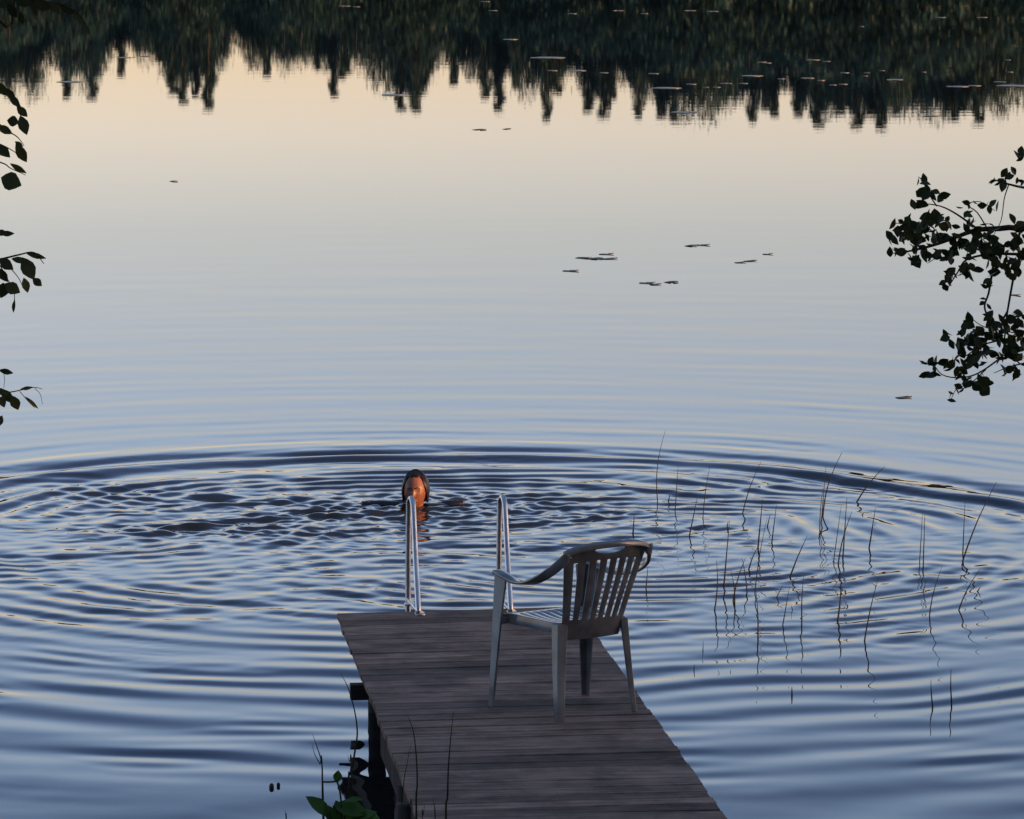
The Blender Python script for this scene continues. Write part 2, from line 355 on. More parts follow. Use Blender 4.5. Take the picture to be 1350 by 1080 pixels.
# ------------------------------------------------------------------ swim ladder
LD=empty('swim_ladder',at(539,797,Z=ZD),AX)
tag(LD,'steel swim ladder with two tall handrails at the far end of the dock','ladder')
def arcpts(ctrl,n=8):
    # Catmull-Rom through control points
    P=[Vector(c) for c in ctrl]; P=[P[0]*2-P[1]]+P+[P[-1]*2-P[-2]]; o=[]
    for i in range(1,len(P)-2):
        for k in range(n):
            t=k/n; a,b_,c,d=P[i-1],P[i],P[i+1],P[i+2]
            o.append(.5*((2*b_)+(c-a)*t+(2*a-5*b_+4*c-d)*t*t+(3*b_-a-3*c+d)*t**3))
    o.append(P[-2]); return o
for sx in(0,.485):
    mb=MB(); top=.575+ZD*0
    ctrl=[(sx,.05,-1.35),(sx,.05,-.5),(sx,.045,.02),(sx,.03,.30),(sx+.002,.012,top-.06),(sx+.006,-.01,top-.015),(sx+.010,-.05,top),(sx+.014,-.09,top-.012),(sx+.016,-.12,top-.06),(sx+.018,-.21,.30),(sx+.020,-.34,.06),(sx+.020,-.355,.012)]
    mb.tube(arcpts(ctrl,6),0.0145,16,up=(1,0,0))
    hr=mb.build('handrail',M['steel'],LD,True)
    mb=MB(); mb.tube([(sx,.04,.018),(sx+.03,-.36,.018)],.0135,10); mb.box((sx+.03,-.33,.006),.05,.09,.008); mb.box((sx,-.03,.006),.05,.06,.008)
    mb.build('base_rail',M['steel'],LD,True)
for zz in(-.62,-.9,-1.18):
    mb=MB(); mb.box((.2425,.05,zz-ZD+.3),.47,.07,.02); mb.build('rung',M['steel'],LD)

# ------------------------------------------------------------------ chair (front = +y, then turned)
rc=at(735,952,Z=ZD)
CHR=empty('garden_chair',(.262,20.93,ZD),R(33.5))
tag(CHR,'weathered white plastic armchair with slatted back standing on the dock planks','chair')
def strips(mb,fn,cells):
    # cells: list of (u0,u1,t_lo(u),t_hi(u),nu,nt)
    for (u0,u1,lo,hi,nu,nt) in cells:
        vs=[];fs=[]
        for a in range(nu+1):
            u=u0+(u1-u0)*a/nu; l=lo(u) if callable(lo) else lo; h=hi(u) if callable(hi) else hi
            for b_ in range(nt+1): vs.append(fn(u,l+(h-l)*b_/nt))
        for a in range(nu):
            for b_ in range(nt): fs.append((a*(nt+1)+b_,a*(nt+1)+b_+1,(a+1)*(nt+1)+b_+1,(a+1)*(nt+1)+b_))
        mb.add(vs,fs)
def shell(mb,name,th,parent,bev=.0025):
    o=mb.build(name,M['plastic'],parent,True)
    bm=bmesh.new(); bm.from_mesh(o.data); bmesh.ops.remove_doubles(bm,verts=bm.verts,dist=.0006)
    bmesh.ops.recalc_face_normals(bm,faces=bm.faces); bm.to_mesh(o.data); bm.free()
    s=o.modifiers.new('s','SOLIDIFY'); s.thickness=th; s.offset=0
    b_=o.modifiers.new('b','BEVEL'); b_.width=bev; b_.segments=2; b_.limit_method='ANGLE'; b_.angle_limit=R(50)
    return o
def BK(u,t):
    w_=.162+.073*t**1.3
    arch=.030*(1-abs(u)**2.5)*smooth(.6,1.0,np.array(t)) 
    z=.365+.445*t+float(arch)
    y=-.192-.170*t+.055*u*u*(.35+.65*t)
    return Vector((u*w_,y,z))
tlo,thi=.22,.83
def barmid(u0,u1): return (u0,u1,tlo,thi,2,8)
cells=[]
slots=[]
ns=7; span=.80; sw=.088; bw=(2*span-ns*sw)/(ns-1); u=-span
for k in range(ns):
    slots.append((u,u+sw)); u+=sw+bw
ub=[-1]+[q for s in slots for q in s]+[1]
for a in range(0,len(ub),2): cells.append((ub[a],ub[a+1],tlo,thi,2,8))
for a in range(len(ub)-1):
    nu=2
    cells.append((ub[a],ub[a+1],0,tlo,nu,3)); 
    lens=lambda q:.042*math.sqrt(max(0,1-(q/.34)**2)) if abs(q)<.34 else 0
    cells.append((ub[a],ub[a+1],thi,lambda q:.925-lens(q),nu,2)); cells.append((ub[a],ub[a+1],lambda q:.925+lens(q),lambda q:1-.02*abs(q)**8,nu,1))
mb=MB()
strips(mb,BK,cells)
# rolled rim along the top
for a in range(24):
    u0=-1+a/12; u1=u0+1/12
    p0=BK(u0,1-.02*abs(u0)**8);p1=BK(u1,1-.02*abs(u1)**8)
    mb.add([p0,p1,p1+Vector((0,-.022,-.006)),p0+Vector((0,-.022,-.006))],[(0,1,2,3)])
    q0=p0+Vector((0,-.022,-.006)); q1=p1+Vector((0,-.022,-.006))
    mb.add([q0,q1,q1+Vector((0,-.002,-.02)),q0+Vector((0,-.002,-.02))],[(0,1,2,3)])
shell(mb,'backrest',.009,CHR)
# seat: slatted panel and skirt
def ST(u,v):
    y=-.19+.42*v; w_=.185+.035*v
    z=.445-.018*math.sin(math.pi*min(1,v*1.05))*(1-u*u)-.012*smooth(.85,1,np.array(v))
    return Vector((u*w_,y,float(z)))
cells=[]; ns=9; span=.78; sw=.020; bw=(2*span-ns*sw)/(ns-1); u=-span; sl=[]
for k in range(ns): sl.append((u,u+sw)); u+=sw+bw
ub=[-1]+[q for s in sl for q in s]+[1]
for a in range(0,len(ub),2): cells.append((ub[a],ub[a+1],.18,.84,2,8))
for a in range(len(ub)-1): cells.append((ub[a],ub[a+1],0,.18,2,2)); cells.append((ub[a],ub[a+1],.84,1,2,3))
mb=MB(); strips(mb,ST,cells)
def skirt(path,drop):
    for a in range(len(path)-1):
        p,q=path[a],path[a+1]; mb.add([p,q,q+Vector((0,0,-drop)),p+Vector((0,0,-drop))],[(0,1,2,3)])
skirt([ST(1,v/8) for v in range(9)],.045); skirt([ST(-1,v/8) for v in range(9)],.045); skirt([ST(-1+u/4,1) for u in range(9)],.04); skirt([ST(-1+u/4,0) for u in range(9)],.05)
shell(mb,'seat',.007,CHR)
# arms: flat band that twists up into the back
def sweep(mb,pts,wid,thk,outs):
    vs=[];n=8
    P=[Vector(p) for p in pts]
    for i,p in enumerate(P):
        d=(P[min(i+1,len(P)-1)]-P[max(i-1,0)]).normalized()
        s_=Vector(outs[i]).normalized(); s_=(s_-d*s_.dot(d)).normalized(); n_=d.cross(s_)
        w2=wid[i]/2; t2=thk[i]/2
        for (a,b_) in((-1,-.6),(-.85,-1),(.85,-1),(1,-.6),(1,.6),(.85,1),(-.85,1),(-1,.6)):
            vs.append(p+s_*a*w2+n_*b_*t2)
    fs=[(i*n+k,i*n+(k+1)%n,(i+1)*n+(k+1)%n,(i+1)*n+k) for i in range(len(P)-1) for k in range(n)]
    fs+= [tuple(range(n)),tuple((len(P)-1)*n+k for k in range(n-1,-1,-1))]
    mb.add(vs,fs)
def interp(keys,n):
    P=arcpts([k[0] for k in keys],n); m=len(keys)-1
    lin=lambda idx:[ (lambda i,f:keys[i][idx]*(1-f)+keys[min(i+1,m)][idx]*f)(min(int(q/n),m),(q/n)%1) for q in range(m*n+1)]
    ou=[]
    for q in range(m*n+1):
        i=min(int(q/n),m);f=(q/n)%1; ou.append(Vector(keys[i][3]).lerp(Vector(keys[min(i+1,m)][3]),f))
    return P,lin(1),lin(2),ou
for s in(-1,1):
    mb=MB()
    keys=[((s*.222,-.330,.790),.046,.016,(s*.1,-.4,1)),
          ((s*.242,-.315,.762),.046,.016,(s*.15,-.1,1)),
          ((s*.264,-.272,.720),.046,.015,(s*.35,.1,.95)),
          ((s*.282,-.185,.668),.044,.016,(s*.75,0.2,.6)),
          ((s*.280,-.07,.630),.052,.016,(s*1,0,.15)),
          ((s*.270,.04,.622),.054,.017,(s,0,0)),
          ((s*.264,.14,.636),.056,.018,(s,0,0)),
          ((s*.256,.205,.645),.058,.016,(s,0,0)),
          ((s*.254,.222,.640),.048,.012,(s,0,0))]
    sweep(mb,*interp(keys,5)); mb.build('armrest',M['plastic'],CHR,True)
# legs: tapering angle section
def lleg(top,mid,foot,a0,a1,b0,b1,sx,sy,name='leg'):
    mb=MB(); vs=[]; th=.011; K=[]
    for q in range(9):
        f=q/8; p=Vector(top).lerp(Vector(mid),f*2) if f<.5 else Vector(mid).lerp(Vector(foot),(f-.5)*2)
        e=max(0,f); a=a0+(a1-a0)*e; b_=b0+(b1-b0)*e; t=th-.002*f
        # outer corner at p; flanges run towards -sx (across) and -sy (fore-aft)
        pr=[(0,0),(-sx*a,0),(-sx*a,-sy*t),(-sx*t,-sy*t),(-sx*t,-sy*b_),(0,-sy*b_)]
        vs+=[p+Vector((x_,y_,0)) for x_,y_ in pr]
    n=6; fs=[(i*n+k,i*n+(k+1)%n,(i+1)*n+(k+1)%n,(i+1)*n+k) for i in range(8) for k in range(n)]+[tuple(range(n)),tuple(8*n+k for k in range(n-1,-1,-1))]
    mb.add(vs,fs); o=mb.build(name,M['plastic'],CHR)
    bv=o.modifiers.new('b','BEVEL'); bv.width=.003; bv.segments=2; bv.limit_method='ANGLE'; bv.angle_limit=R(40)
    return o
for s in(-1,1):
    lleg((s*.264,.226,.638),(s*.268,.238,.40),(s*.278,.258,0),.070,.030,.10,.034,s,1)
    lleg((s*.196,-.205,.445),(s*.210,-.222,.22),(s*.222,-.245,0),.056 if s<0 else .040,.036 if s<0 else .024,.056,.034,s,-1)
for s in(-1,1):   # short web tying the front leg to the seat
    mb=MB(); mb.box((s*.232,.205,.415),.06,.05,.03); mb.build('leg_web',M['plastic'],CHR)

# ------------------------------------------------------------------ swimmer
def ellip(mb,c,r,nu=24,nv=16,fn=None):
    vs=[];fs=[]
    for j in range(1,nv):
        ph=math.pi*j/nv
        for i in range(nu):
            a=2*math.pi*i/nu; d=Vector((math.sin(ph)*math.cos(a),math.sin(ph)*math.sin(a),math.cos(ph)))
            k=fn(d) if fn else 1
            vs.append(Vector((d.x*r[0]*k,d.y*r[1]*k,d.z*r[2]*k))+Vector(c))
    vs.append(Vector((0,0,r[2]))+Vector(c)); vs.append(Vector((0,0,-r[2]*(fn(Vector((0,0,-1))) if fn else 1)))+Vector(c)); t=len(vs)-2
    for j in range(nv-2):
        for i in range(nu): fs.append((j*nu+i,(j+1)*nu+i,(j+1)*nu+(i+1)%nu,j*nu+(i+1)%nu))
    for i in range(nu): fs.append((t,i,(i+1)%nu)); fs.append((t+1,(nv-2)*nu+(i+1)%nu,(nv-2)*nu+i))
    mb.add(vs,fs)
P=empty('person',(WH[0],WH[1],-.008),R(-6)); P.scale=(.99,.99,1.03)
tag(P,'person with wet dark hair and dark upper arms, swimming in the lake, face towards the camera','person')
hc=Vector((0,0,.105))
def headfn(d):
    g_=lambda x0,z0,sx,sz:math.exp(-((d.x-x0)/sx)**2-((d.z-z0)/sz)**2) if d.y<0 else 0
    k=1.0
    if d.z<0: k*=1-.16*(-d.z)**1.5*(1 if abs(d.x)>.0 else 1)          # jaw narrows
    k-=.055*(g_(-.36,.06,.16,.10)+g_(.36,.06,.16,.10))                 # eye sockets
    k+=.035*g_(0,.22,.5,.08)                                           # brow
    k+=.22*g_(0,-.16,.10,.10)+.11*g_(0,.0,.075,.14)                    # nose
    k+=.05*g_(0,-.46,.22,.06)-.02*g_(0,-.54,.2,.03)+.045*g_(0,-.60,.2,.05)  # lips
    k+=.07*g_(0,-.86,.28,.12)                                          # chin
    k+=.02*(g_(-.5,-.2,.2,.2)+g_(.5,-.2,.2,.2))                        # cheeks
    return k
mb=MB()
ellip(mb,hc,(.080,.098,.120),72,56,headfn)
for s in(-1,1): ellip(mb,hc+Vector((s*.076,.012,-.005)),(.010,.020,.032),12,10)
mb.tube([(0,.03,.05),(0,.05,-.06),(0,.08,-.14)],[.05,.056,.075],20)
ellip(mb,(0,.16,-.20),(.19,.16,.11),32,20); ellip(mb,(0,.36,-.28),(.155,.22,.10),32,20); ellip(mb,(0,.56,-.36),(.165,.16,.105),32,20)
for s in(-1,1):
    sh=Vector((s*.155,.10,-.040)); el=Vector((s*.30,.09,-.002)) if s>0 else Vector((s*.34,.03,-.012))
    wr=el+Vector((s*.08,-.17,-.13))
    mb.tube([(s*.07,.12,-.10),sh,sh.lerp(el,.5),el],[.06,.056,.046,.038],16)
    mb.tube([sh.lerp(el,.9),el,el.lerp(wr,.4),wr,wr+(wr-el)*.12],[.036,.037,.036,.025,.024],16)
    d=(wr-el).normalized(); side=d.cross(Vector((0,0,1))).normalized(); pc=wr+d*.05
    mb.tube([wr,wr+d*.04,wr+d*.085],[.026,.036,.034],14,flat=.42,up=(0,0,1))
    for k,(o_,ln) in enumerate(((-.027,.066),(-.009,.076),(.009,.072),(.026,.056))):
        a=wr+d*.075+side*o_
        mb.tube([a,a+d*ln*.45+side*o_*.12,a+d*ln*.75+Vector((0,0,-.006)),a+d*ln+Vector((0,0,-.016))],[.0092,.0088,.0082,.006],8)
    tb=wr+d*.025-side*.028*s
    mb.tube([tb+side*.012*s,tb-side*.016*s+d*.022,tb-side*.024*s+d*.05],[.012,.0105,.008],8)
    hip=Vector((s*.09,.62,-.38)); kn=Vector((s*.17,1.02,-.50)); an=Vector((s*.14,1.42,-.55))
    mb.tube([hip,hip.lerp(kn,.5),kn],[.088,.072,.055],16); mb.tube([kn,kn.lerp(an,.35),an],[.055,.056,.036],16)
    mb.tube([an,an+Vector((s*.02,.05,-.04)),an+Vector((s*.03,.14,-.09))],[.036,.040,.026],12,flat=.7)
bo=mb.build('body',M['skin'],P,True)
rm=bo.modifiers.new('r','REMESH'); rm.mode='VOXEL'; rm.voxel_size=.0055; rm.use_smooth_shade=True
sm=bo.modifiers.new('sm','SMOOTH'); sm.factor=.5; sm.iterations=2
# wet hair plastered back, hanging to the water at the sides
def hairfn(d):
    return 1.0
mb=MB(); vs=[];fs=[]; nu,nv=56,26
def hp(a,t):      # a angle around, t from crown (0) to hem (1)
    front=max(0,-math.sin(a))                       # 1 at the face
    hem=(2.12-1.38*smooth(.25,.80,np.array(front))+.10*math.sin(a*9)*.3)
    hem=float(hem); ph=hem*t
    d=Vector((math.sin(ph)*math.cos(a),math.sin(ph)*math.sin(a),math.cos(ph)))
    p=Vector((d.x*.092,d.y*.108+.008,d.z*.132))
    strand=.0022*math.sin(a*31)+.0015*math.sin(a*53+t*3)
    p*=1+strand/.1
    if ph>1.7:
        e=(ph-1.7); p.x=(.092-.012*min(1,e*1.6))*math.cos(a) ; p.z=.128*math.cos(1.7)-e*.15; p.y=.1*math.sin(a)+.01
    return p+hc+Vector((0,.004,.0))
for j in range(nv+1):
    for i in range(nu): vs.append(hp(2*math.pi*i/nu,max(.001,j/nv)))
for j in range(nv):
    for i in range(nu): fs.append((j*nu+i,(j+1)*nu+i,(j+1)*nu+(i+1)%nu,j*nu+(i+1)%nu))
mb.add(vs,fs); ho=mb.build('hair',M['hair'],P,True)
s_=ho.modifiers.new('s','SOLIDIFY'); s_.thickness=.009; s_.offset=0
for s in(-1,1):
    mb=MB(); ellip(mb,hc+Vector((s*.0265,-.0795,.008)),(.0115,.009,.0075),12,8); mb.build('eye',M['eye'],P,True)
    mb=MB(); mb.tube([hc+Vector((s*.012,-.0985,.025)),hc+Vector((s*.028,-.0925,.030)),hc+Vector((s*.044,-.080,.024))],[.003,.0036,.002],6); mb.build('eyebrow',M['hair'],P,True)
mb=MB(); mb.tube([hc+Vector((-.024,-.0865,-.058)),hc+Vector((0,-.0955,-.056)),hc+Vector((.024,-.0865,-.058))],[.003,.0055,.003],8); mb.build('lips',M['lip'],P,True)
for s in(-1,1):
    sh=Vector((s*.155,.10,-.040)); el=Vector((s*.30,.09,-.002)) if s>0 else Vector((s*.34,.03,-.012))
    mb=MB(); mb.tube([(s*.075,.12,-.09),sh,sh.lerp(el,.5),sh.lerp(el,1.18)+Vector((0,0,-.012))],[.058,.058,.050,.043],18); mb.build('dark_arm',M['suit'],P,True)  # dark cover over each upper arm
mb=MB(); ellip(mb,(0,.40,-.29),(.162,.26,.108),28,16); mb.build('swimsuit',M['suit'],P,True)

# ------------------------------------------------------------------ reeds in the water
RZ=lambda x,y:(820+x*.40738,560+y*.40738)
reeds=[((115,250),(140,20),.3),((172,280),(182,130),0),((218,360),(245,230),0),((262,300),(285,130),.1),((390,290),(450,120),.2),
((645,320),(660,130),0),((650,300),(712,90),.35),((760,250),(850,135),.25),((440,400),(455,240),0),((485,380),(500,260),0),((330,520),(348,310),0),
((300,600),(306,440),-.2),((360,570),(400,430),.2),((405,540),(388,430),-.1),((430,545),(470,300),.1),((545,490),(600,360),.1),((685,440),(710,260),0),
((700,450),(745,280),.2),((800,400),(820,270),0),((963,450),(973,280),0),((975,460),(980,290),0),((1103,420),(1110,245),0),((1103,440),(1212,185),.15),
((995,620),(1035,460),.2),((1090,600),(1160,465),.25),((785,700),(830,495),.1),((698,635),(708,480),-.15),((520,650),(542,525),0),((582,640),(588,490),.1),
((440,690),(434,540),-.1),((262,735),(263,700),0),((233,795),(234,775),0),((1005,910),(1000,825),.1),((1067,900),(1065,790),.1),((975,540),(985,500),0),
((36,350),(40,290),0),((78,530),(84,460),0),((150,250),(156,222),0),((640,350),(650,205),.1),((552,600),(548,585),0),((470,330),(480,290),0),((1150,540),(1160,525),0),((365,585),(352,470),-.2),((410,470),(440,395),.2),((715,430),(728,235),0),((500,560),(520,590-70),0),((550,875),(550,848),0),((340,330),(344,312),0)]
rows={'far':[], 'middle':[], 'near':[]}
for b_,t_,cv in reeds:
    bp_=RZ(*b_); rows['far' if bp_[1]<715 else 'middle' if bp_[1]<805 else 'near'].append((bp_,RZ(*t_),cv))
ordn=['leftmost','second','third','fourth','fifth','sixth','seventh','eighth','ninth','tenth','eleventh','twelfth','thirteenth','fourteenth','fifteenth','sixteenth','seventeenth','eighteenth','nineteenth','twentieth','twenty first','twenty second','twenty third']
g=random.Random(5)
for rn,lst in rows.items():
    lst.sort(key=lambda q:q[0][0])
    for k,(b_,t_,cv) in enumerate(lst):
        base=at(*b_,Z=0); top=at(*t_,Y=base.y+g.uniform(-.05,.05))
        root=base; hgt=(top-base).z; side=(top-base); ln=side.length
        bend=Vector((cv*.18*ln,0,0))
        pts=[]
        for q in range(9):
            f=q/8; p=(top-base)*f - bend*math.sin(math.pi*f)+Vector((0,g.uniform(-.004,.004),0)); pts.append(p)
        pts=[Vector((-(top-base).x*.3,0,-.25))]+pts
        wid_=g.uniform(.75,1.35)
        rad=[.0044*(1-.75*(q/9)**1.4)*(.8 if hgt<.1 else 1)*wid_ for q in range(10)]
        mb=MB(); mb.tube(pts,rad,6)
        if hgt>.35 and g.random()<.35:   # some stems are snapped or carry a leaf
            q=pts[6]; e=q+Vector((g.choice([-1,1])*g.uniform(.03,.07),0,g.uniform(-.02,.07))); mb.tube([q,(q+e)/2+Vector((0,0,.012)),e],[.002,.0018,.0008],5)
        o=mb.build('reed',M['reed'],loc=base,smooth=True)
        lean=(top-base).x/ max(.02,hgt)
        desc=('short' if hgt<.2 else 'tall' if hgt>.5 else 'middling')+' dark reed '+('leaning right' if lean>.25 else 'leaning left' if lean<-.1 else 'standing upright')
        tag(o,f'{desc}, {ordn[k]} '+('one' if k==0 else 'from left')+f' in the {rn} rank of reeds','reed',group='reeds standing in the water right of the dock')

# ------------------------------------------------------------------ lily pads
def pad(px,py,wpx,light,tilt=0,label=None,group=None,lift=0):
    c=at(px,py,Z=.004); r=wpx/2*c.y/F
    mb=MB(); n=22; vs=[Vector((0,0,.001))]; a0=g.uniform(0,6.28)
    for k in range(n+1):
        a=a0+.22+(2*math.pi-.44)*k/n; rr=r*(1+.05*math.sin(3*a+a0)); 
        vs.append(Vector((rr*math.cos(a),rr*.85*math.sin(a),.003+.012*lift*math.sin(2*a+a0)+lift*.02*math.cos(a)*tilt)))
    fs=[(0,k+1,k+2) for k in range(n)]
    m_=len(vs); vs+= [v-Vector((0,0,.004)) for v in vs]; fs+=[(m_,m_+k+2,m_+k+1) for k in range(n)]
    ring_=[0]+list(range(1,n+2)); fs+=[(ring_[k],ring_[(k+1)%len(ring_)],ring_[(k+1)%len(ring_)]+m_,ring_[k]+m_) for k in range(len(ring_))]
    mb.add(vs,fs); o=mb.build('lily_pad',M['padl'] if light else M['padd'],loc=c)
    tag(o,label,'lily pad',group); return o
dark=[(752,357,22),(769,340,22),(785,341,22),(803,341,22),(799,335,20),(853,373,22),(864,375,16),(885,372,20),(911,324,18),(926,323,20),(976,346,16),(989,344,18),(1012,335,14),(1191,524,22),(1339,389,14),(632,171,20),(668,170,12),(229,239,12)]
dark.sort()
for k,(x,y_,w_) in enumerate(dark):
    if w_*at(x,y_,Z=0).y/F<.03: continue
    tag(pad(x,y_,w_,False,1,lift=.22),f"dark lily pad, {ordn[k]} "+('one' if k==0 else 'from left')+' of those floating on the pale open water','lily pad','dark lily pads on the open water')
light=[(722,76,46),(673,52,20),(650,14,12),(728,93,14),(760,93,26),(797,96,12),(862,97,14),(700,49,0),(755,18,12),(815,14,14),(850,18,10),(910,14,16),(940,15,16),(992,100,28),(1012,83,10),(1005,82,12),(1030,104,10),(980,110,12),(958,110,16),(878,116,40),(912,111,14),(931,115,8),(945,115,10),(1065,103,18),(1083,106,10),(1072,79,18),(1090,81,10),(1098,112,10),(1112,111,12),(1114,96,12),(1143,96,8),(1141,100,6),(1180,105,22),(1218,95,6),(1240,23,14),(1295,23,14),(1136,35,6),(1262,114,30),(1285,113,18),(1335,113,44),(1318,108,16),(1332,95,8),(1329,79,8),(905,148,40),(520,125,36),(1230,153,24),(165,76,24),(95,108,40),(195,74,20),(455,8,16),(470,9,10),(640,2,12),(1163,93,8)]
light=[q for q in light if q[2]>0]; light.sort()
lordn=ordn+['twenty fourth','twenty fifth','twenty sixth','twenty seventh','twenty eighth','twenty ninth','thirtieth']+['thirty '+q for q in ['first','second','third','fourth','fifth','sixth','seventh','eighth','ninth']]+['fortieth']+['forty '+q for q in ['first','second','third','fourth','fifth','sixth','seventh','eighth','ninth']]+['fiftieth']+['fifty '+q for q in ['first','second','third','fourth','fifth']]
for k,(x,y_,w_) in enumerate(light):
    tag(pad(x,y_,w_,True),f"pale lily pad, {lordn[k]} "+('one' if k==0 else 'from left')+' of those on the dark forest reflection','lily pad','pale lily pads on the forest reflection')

# ------------------------------------------------------------------ leaves and branches close by
def leaf_verts(c,d,nrm,ln,wd,fold=.25,curl=.15):
    d=d.normalized(); s=d.cross(nrm).normalized(); n_=s.cross(d)
    prof=[(0,.0),(.16,.5),(.38,.95),(.6,.98),(.82,.55),(1.0,.04)]
    vs=[];fs=[]
    for t,w_ in prof:
        base=c+d*ln*(t-.5)-n_*curl*ln*(t-.4)**2
        vs+= [base-s*wd*.5*w_+n_*fold*wd*.5*w_, base, base+s*wd*.5*w_+n_*fold*wd*.5*w_]
    for k in range(len(prof)-1):
        for q in(0,1): fs.append((k*3+q,k*3+q+1,(k+1)*3+q+1,(k+1)*3+q))
    return vs,fs
def rdir(gg):
    while True:
        v=Vector((gg.uniform(-1,1),gg.uniform(-1,1),gg.uniform(-1,1)))
        if .1<v.length<1: return v.normalized()
def in_frame(p,mpx=14):
    v=p-Vector((0,0,CH)); f=v.y*math.cos(TH)-v.z*math.sin(TH); u_=v.y*math.sin(TH)+v.z*math.cos(TH)
    if f<.1: return False
    px=675+v.x/f*F; py=540-u_/f*F
    return -mpx<px<1350+mpx and -mpx<py<1080+mpx
def crown_leaves(mb,centre,rad,nclump,nleaf,ls,gg,cr=.35,avoid=True):
    for _ in range(nclump):
        d=rdir(gg); q=gg.uniform(.35,1)**.6
        cc=Vector(centre)+Vector((d.x*rad[0]*q,d.y*rad[1]*q,d.z*rad[2]*q)); tn=gg.uniform(.7,1.25)
        for _ in range(nleaf):
            p=cc+Vector((gg.gauss(0,cr),gg.gauss(0,cr),gg.gauss(0,cr*.6)))
            if avoid and in_frame(p,30): continue
            dd=rdir(gg); nn=rdir(gg); s=dd.cross(nn).normalized(); l2=ls*gg.uniform(.7,1.2); w2=l2*.65
            mb.add([p-dd*l2*.5,p-s*w2*.5,p+dd*l2*.5,p+s*w2*.5],[(0,1,2,3)],tn*gg.uniform(.85,1.15))
def near_tree(name,x,y,D_,lean,gg,barkm,label,cat,crown_c,crown_r,ncl=170,nlf=70):
    T=empty(name,(x,y,gz(x,y)))
    tag(T,label,cat); z0=gz(x,y)
    mb=MB(); mb.tube(arcpts([(0,0,-.4),(0.02,0,1),(lean*.3,.05,2.6),(lean*.7,0,4.6),(lean,.1,7)],4),[.15-.12*k/16 for k in range(17)],12); mb.build('trunk',barkm,T,True)
    mb=MB()
    for k in range(14):
        z=1.9+.36*k; a=gg.uniform(0,6.28); l=gg.uniform(.9,1.5)
        d=Vector((math.cos(a),math.sin(a),.35)); s_=Vector((lean*z/7,0,z)); e=s_+d*l
        if in_frame(e+Vector((x,y,z0)),40) or in_frame(s_+d*l*.6+Vector((x,y,z0)),40): continue
        mb.tube([s_,s_+d*l*.5+Vector((0,0,.05)),e],[.035,.022,.008],7)
    mb.build('limb',barkm,T,True)
    mb=MB(); crown_leaves(mb,(crown_c[0],crown_c[1],crown_c[2]),crown_r,ncl,nlf,.075,gg)
    # those vertices are in world space: shift to the tree's own
    mb.v=[(a-x,b_-y,c-z0) for a,b_,c in mb.v]
    mb.build('crown',M['alder'],T)
    return T,z0
gr=random.Random(21)
TR,zr=near_tree('alder_tree',3.9,13.6,0,-.6,gr,M['bark'],'alder tree at the right edge, rounded dark leaves hanging over the water','tree',(3.75,13.9,6.0),(1.9,1.8,2.1))
TL,zl=near_tree('birch_tree',-3.7,13.8,0,.5,gr,M['birch_bark'],'birch tree at the left edge, pointed dark leaves on drooping twigs','tree',(-3.7,13.9,6.1),(1.9,1.8,2.1))
def branch_part(T,tx,ty,tz,name,polylines,leaves,Yb,lm):
    mb=MB(); O=Vector((tx,ty,tz))
    for pl,r0,r1 in polylines:
        pts=[]
        for q in pl:
            if len(q)==2: pts.append(at(q[0],q[1],Y=Yb)-O)
            else: pts.append(Vector(q)-O)
        pts=arcpts(pts,4); n=len(pts)
        mb.tube(pts,[r0+(r1-r0)*k/(n-1) for k in range(n)],6)
        for k in range(1,n):           # leaves on the stretch outside the picture too
            for _ in range(9):
                p=pts[k-1].lerp(pts[k],gr.random())+O+rdir(gr)*gr.uniform(.02,.16)
                if in_frame(p,22) : continue
                vs_,fs_=leaf_verts(p,rdir(gr),rdir(gr),gr.uniform(.03,.055),gr.uniform(.02,.035),.2,.2); leaves.append((vs_,fs_,gr.uniform(.75,1.3)))
    br=mb.build(name,M['twig'],T,True)
    mb=MB()
    for vs,fs,tn in leaves: mb.add([v-O for v in vs],fs,tn)
    lo=mb.build('leaves',lm,br,True)
    return br
# right: twigs traced from the photograph, the leaves scattered along them
Yr=13.8
tw=[([(3.45,13.6,4.35),(2.4,13.7,3.75),(1390,285),(1330,300),(1290,303),(1262,312),(1235,322),(1205,330),(1178,334)],.014,.002),
([(1290,303),(1262,283),(1240,272),(1215,268)],.004,.0015),
([(1240,316),(1222,300),(1205,296),(1175,294)],.003,.0012),
([(1235,272),(1226,258),(1222,246),(1214,238)],.0025,.001),
([(2.4,13.7,3.75),(1400,250),(1355,248),(1330,243),(1310,237)],.007,.002),
([(1330,243),(1324,262),(1320,290),(1310,310)],.002,.001),
([(1400,330),(1350,335),(1310,335),(1275,342),(1262,360),(1247,384)],.006,.0015),
([(1310,335),(1309,352),(1306,372),(1303,388),(1298,405),(1306,425),(1318,445),(1335,470),(1345,480)],.004,.002),
([(1385,300),(1345,340),(1330,400),(1325,440),(1322,470)],.005,.002),
([(1322,470),(1290,492),(1265,498),(1242,494),(1228,478),(1214,480)],.003,.001),
([(1335,445),(1295,455),(1270,470),(1258,452),(1246,444)],.003,.001),
([(1300,487),(1280,505),(1262,512),(1254,526)],.002,.001),
([(1345,440),(1300,432),(1280,420),(1272,421)],.002,.001),
([(1400,470),(1355,478),(1330,484),(1310,492)],.004,.001),
([(1302,302),(1288,280),(1275,270),(1292,266),(1312,278)],.0025,.001)]
lv=[]
